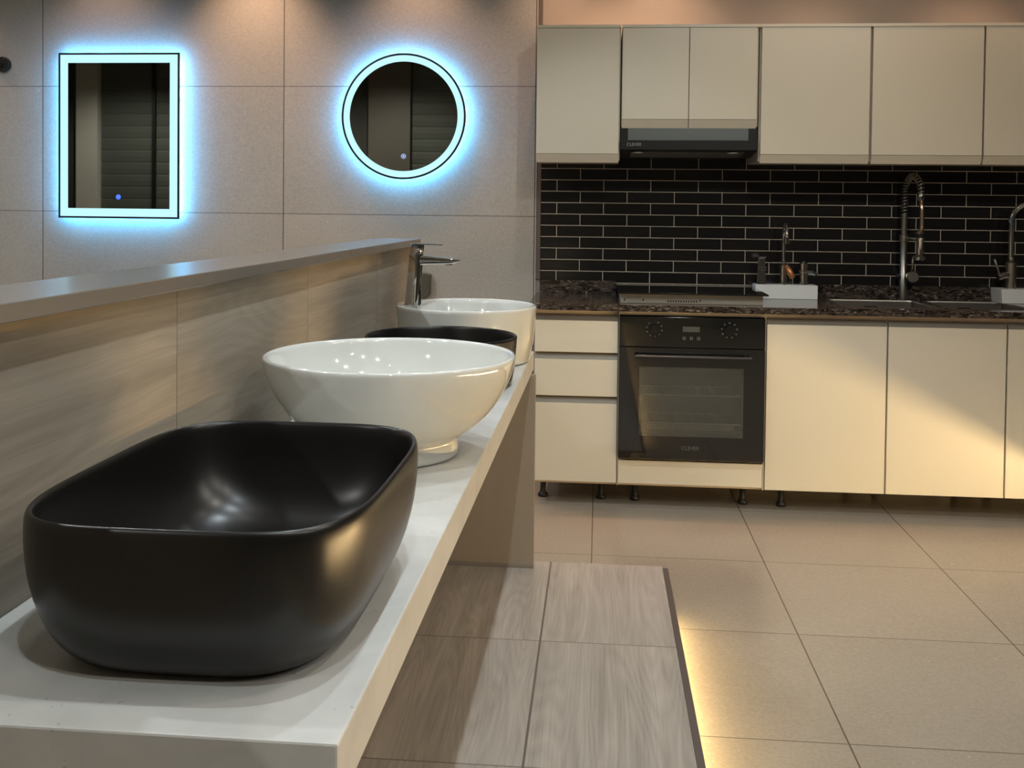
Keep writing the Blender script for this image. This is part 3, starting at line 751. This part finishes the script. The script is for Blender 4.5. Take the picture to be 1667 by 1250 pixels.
part('bracket_clip', lathe(bmesh.new(), [(.0205, 1.118), (.0215, 1.120), (.0215, 1.134), (.0205, 1.136)], e.x, e.y, 24), M['black_satin'], t)
bm = bmesh.new(); lathe_y(bm, [(.012, Y-.016), (.024, Y-.022), (.026, Y-.05), (.022, Y-.055)], X+.028, .944, 32)
hv = part('handle_hub', bm, M['steel'], t); smooth_by_angle(hv)
part('hub_neck', tube(bmesh.new(), [(X-.03, Y, .944), (X+.028, Y, .944)], .012, 16), M['black_satin'], t, smooth=True)
part('handle', tube(bmesh.new(), [(X+.028, Y-.035, .968), (X+.030, Y-.038, 1.035)], [.0055, .0045], 12), M['steel'], t, smooth=True)

# right-hand curved tap
X, Y = 1.795, 4.545
t = thing('kitchen_tap', 'curved gooseneck chrome tap with side lever at the right edge', 'tap', (X, Y, ZP))
smooth_by_angle(part('body', lathe(bmesh.new(), [(.0235, ZP), (.0235, ZP+.004), (.0215, ZP+.005), (.0215, ZP+.112), (.019, ZP+.115)], X, Y, 32), M['steel'], t))
pts = [(X-.002, Y, ZP+.112+.026*k) for k in range(8)]
for k in range(1, 13):
    a = math.pi*k/12; pts.append((X-.002+.075*(1-math.cos(a))/1, Y-.03*(1-math.cos(a))/2, ZP+.294+.078*math.sin(a)))
part('spout', tube(bmesh.new(), pts, [.0125]*8+[.0115]*12, 20), M['chrome'], t, smooth=True)
smooth_by_angle(part('lever_base', tube(bmesh.new(), [(X-.018, Y-.008, ZP+.058), (X-.038, Y-.012, ZP+.058), (X-.060, Y-.016, ZP+.048)], [.0145, .0165, .0140], 20), M['chrome'], t))
part('lever', tube(bmesh.new(), [(X-.052, Y-.016, ZP+.056), (X-.066, Y-.018, ZP+.095), (X-.078, Y-.02, ZP+.128)], [.0045, .005, .0055], 12), M['steel'], t, smooth=True)

# ------------------------------------------------------------------ wall cabinets
UY = 4.300; UZ0, UZ1 = 1.434, 1.998
def wall_cab(x0, x1, z0, doors, label):
    t = thing('wall_cabinet', label, 'cabinet', ((x0+x1)/2, 4.46, z0), 'cream wall cabinets in a row')
    bm = bx(x0, UY+.0205, z0+.002, x1, WY-.0028 if z0 < 1.5 else WY+.0, UZ1+.001)
    part('body', bm, M['side'], t, bevel=.001)
    part('top_board', bx(x0, UY-.001, UZ1+.0015, x1, WY-.003, UZ1+.014), M['cream'], t)
    for a, b in doors:
        g = .030
        d = part('door', bx(a, UY, z0+g+.001, b, UY+.0195, UZ1), M['cream'], t, bevel=.0012)
        q = prism(bmesh.new(), [(UY+.0005, z0+g), (UY+.0195, z0+g), (UY+.0195, z0-.006), (UY+.012, z0-.006)], 0, a, b)
        s = obj('grip', q, M['grip_lifted']); s.parent = d
    return t
wall_cab(-.277, .0815, UZ0-.002, [(-.275, .076)], 'cream single-door wall cabinet at the left end, beside the mirrors')
wall_cab(.0865, .6605, 1.580, [(.089, .3685), (.3715, .653)], 'short cream double-door wall cabinet above the extractor hood')
wall_cab(.6645, 1.1215, UZ0, [(.671, 1.116)], 'cream single-door wall cabinet directly right of the extractor hood')
wall_cab(1.1225, 1.5745, UZ0, [(1.127, 1.571)], 'cream single-door wall cabinet above the spring-neck tap')
wall_cab(1.5755, 2.06, UZ0, [(1.579, 2.055)], 'cream wall cabinet cut off by the right edge of the photo')

# extractor hood
t = thing('extractor_hood', 'slim black slide-out extractor hood under the short wall cabinet', 'hood', (.37, 4.46, 1.46))
part('front_panel', bx(.0825, UY-.004, 1.481, .660, UY+.016, 1.5225), M['black_satin'], t, bevel=.001)
part('grey_strip', bx(.116, UY+.010, 1.5235, .622, UY+.020, 1.5735), M['grey_glass'], t)
part('housing', prism(bmesh.new(), [(UY+.0165, 1.5735), (WY-.003, 1.5735), (WY-.003, 1.462), (4.50, 1.462), (UY+.0165, 1.478)], 0, .0835, .659), M['black_satin'], t)
part('filter', prism(bmesh.new(), [(UY+.05, 1.4755), (4.49, 1.4628), (4.49, 1.4585), (UY+.05, 1.4715)], 0, .13, .612), M['grey_glass'], t)
for x in (.160, .560):
    part('hood_lamp', lathe(bmesh.new(), [(.024, 1.4680), (.024, 1.4715), (.02, 1.4735)], x, UY+.032, 24), M['print'], t)
text('brand_print', 'CLEVER', .0185, (.142, UY-.0045, 1.5030), M['print'], None, .0002)
bt = bpy.data.objects['brand_print.001'] if 'brand_print.001' in bpy.data.objects else bpy.data.objects['brand_print']
keep(bt, t)

# ------------------------------------------------------------------ what the mirrors reflect, behind the viewer
def shutter(x0, x1, y, label):
    t = thing('roller_shutter', label, 'shutter', ((x0+x1)/2, y, 0), 'roller shutters across the front of the showroom')
    n = 21; pts = []
    st = (CEIL-.02)/n
    for k in range(n):
        z = k*st
        pts += [(y, z), (y+.005, z+st*.10), (y+.008, z+st*.5), (y+.005, z+st*.90)]
    pts += [(y, n*st)]
    poly = pts + [(y-.02, n*st), (y-.02, 0)]
    part('curtain', prism(bmesh.new(), poly, 0, x0, x1), M['slat'], t)
    part('guide_rail', bx(x1, y-.03, 0, x1+.04, y+.04, CEIL-.02), M['black_plastic'], t)
shutter(-2.18, 1.2, YB+.05, 'dark slatted roller shutter seen reflected in the round mirror')
shutter(-5.94, -5.30, YB+.05, 'narrow dark roller shutter, seen reflected in the middle of the rectangular mirror')
shutter(-5.26, -3.6, YB+.05, 'wide dark roller shutter, seen reflected at the right of the rectangular mirror')
struct('wall_pillar', bx(-2.68, YB+.001, 0, -2.19, YB+.14, CEIL), M['pillar'], 'plain pillar between the roller shutters')
struct('wall_column', bx(-6.21, YB+.001, 0, -5.945, YB+.14, CEIL), M['col'], 'pale column beside the roller shutters')
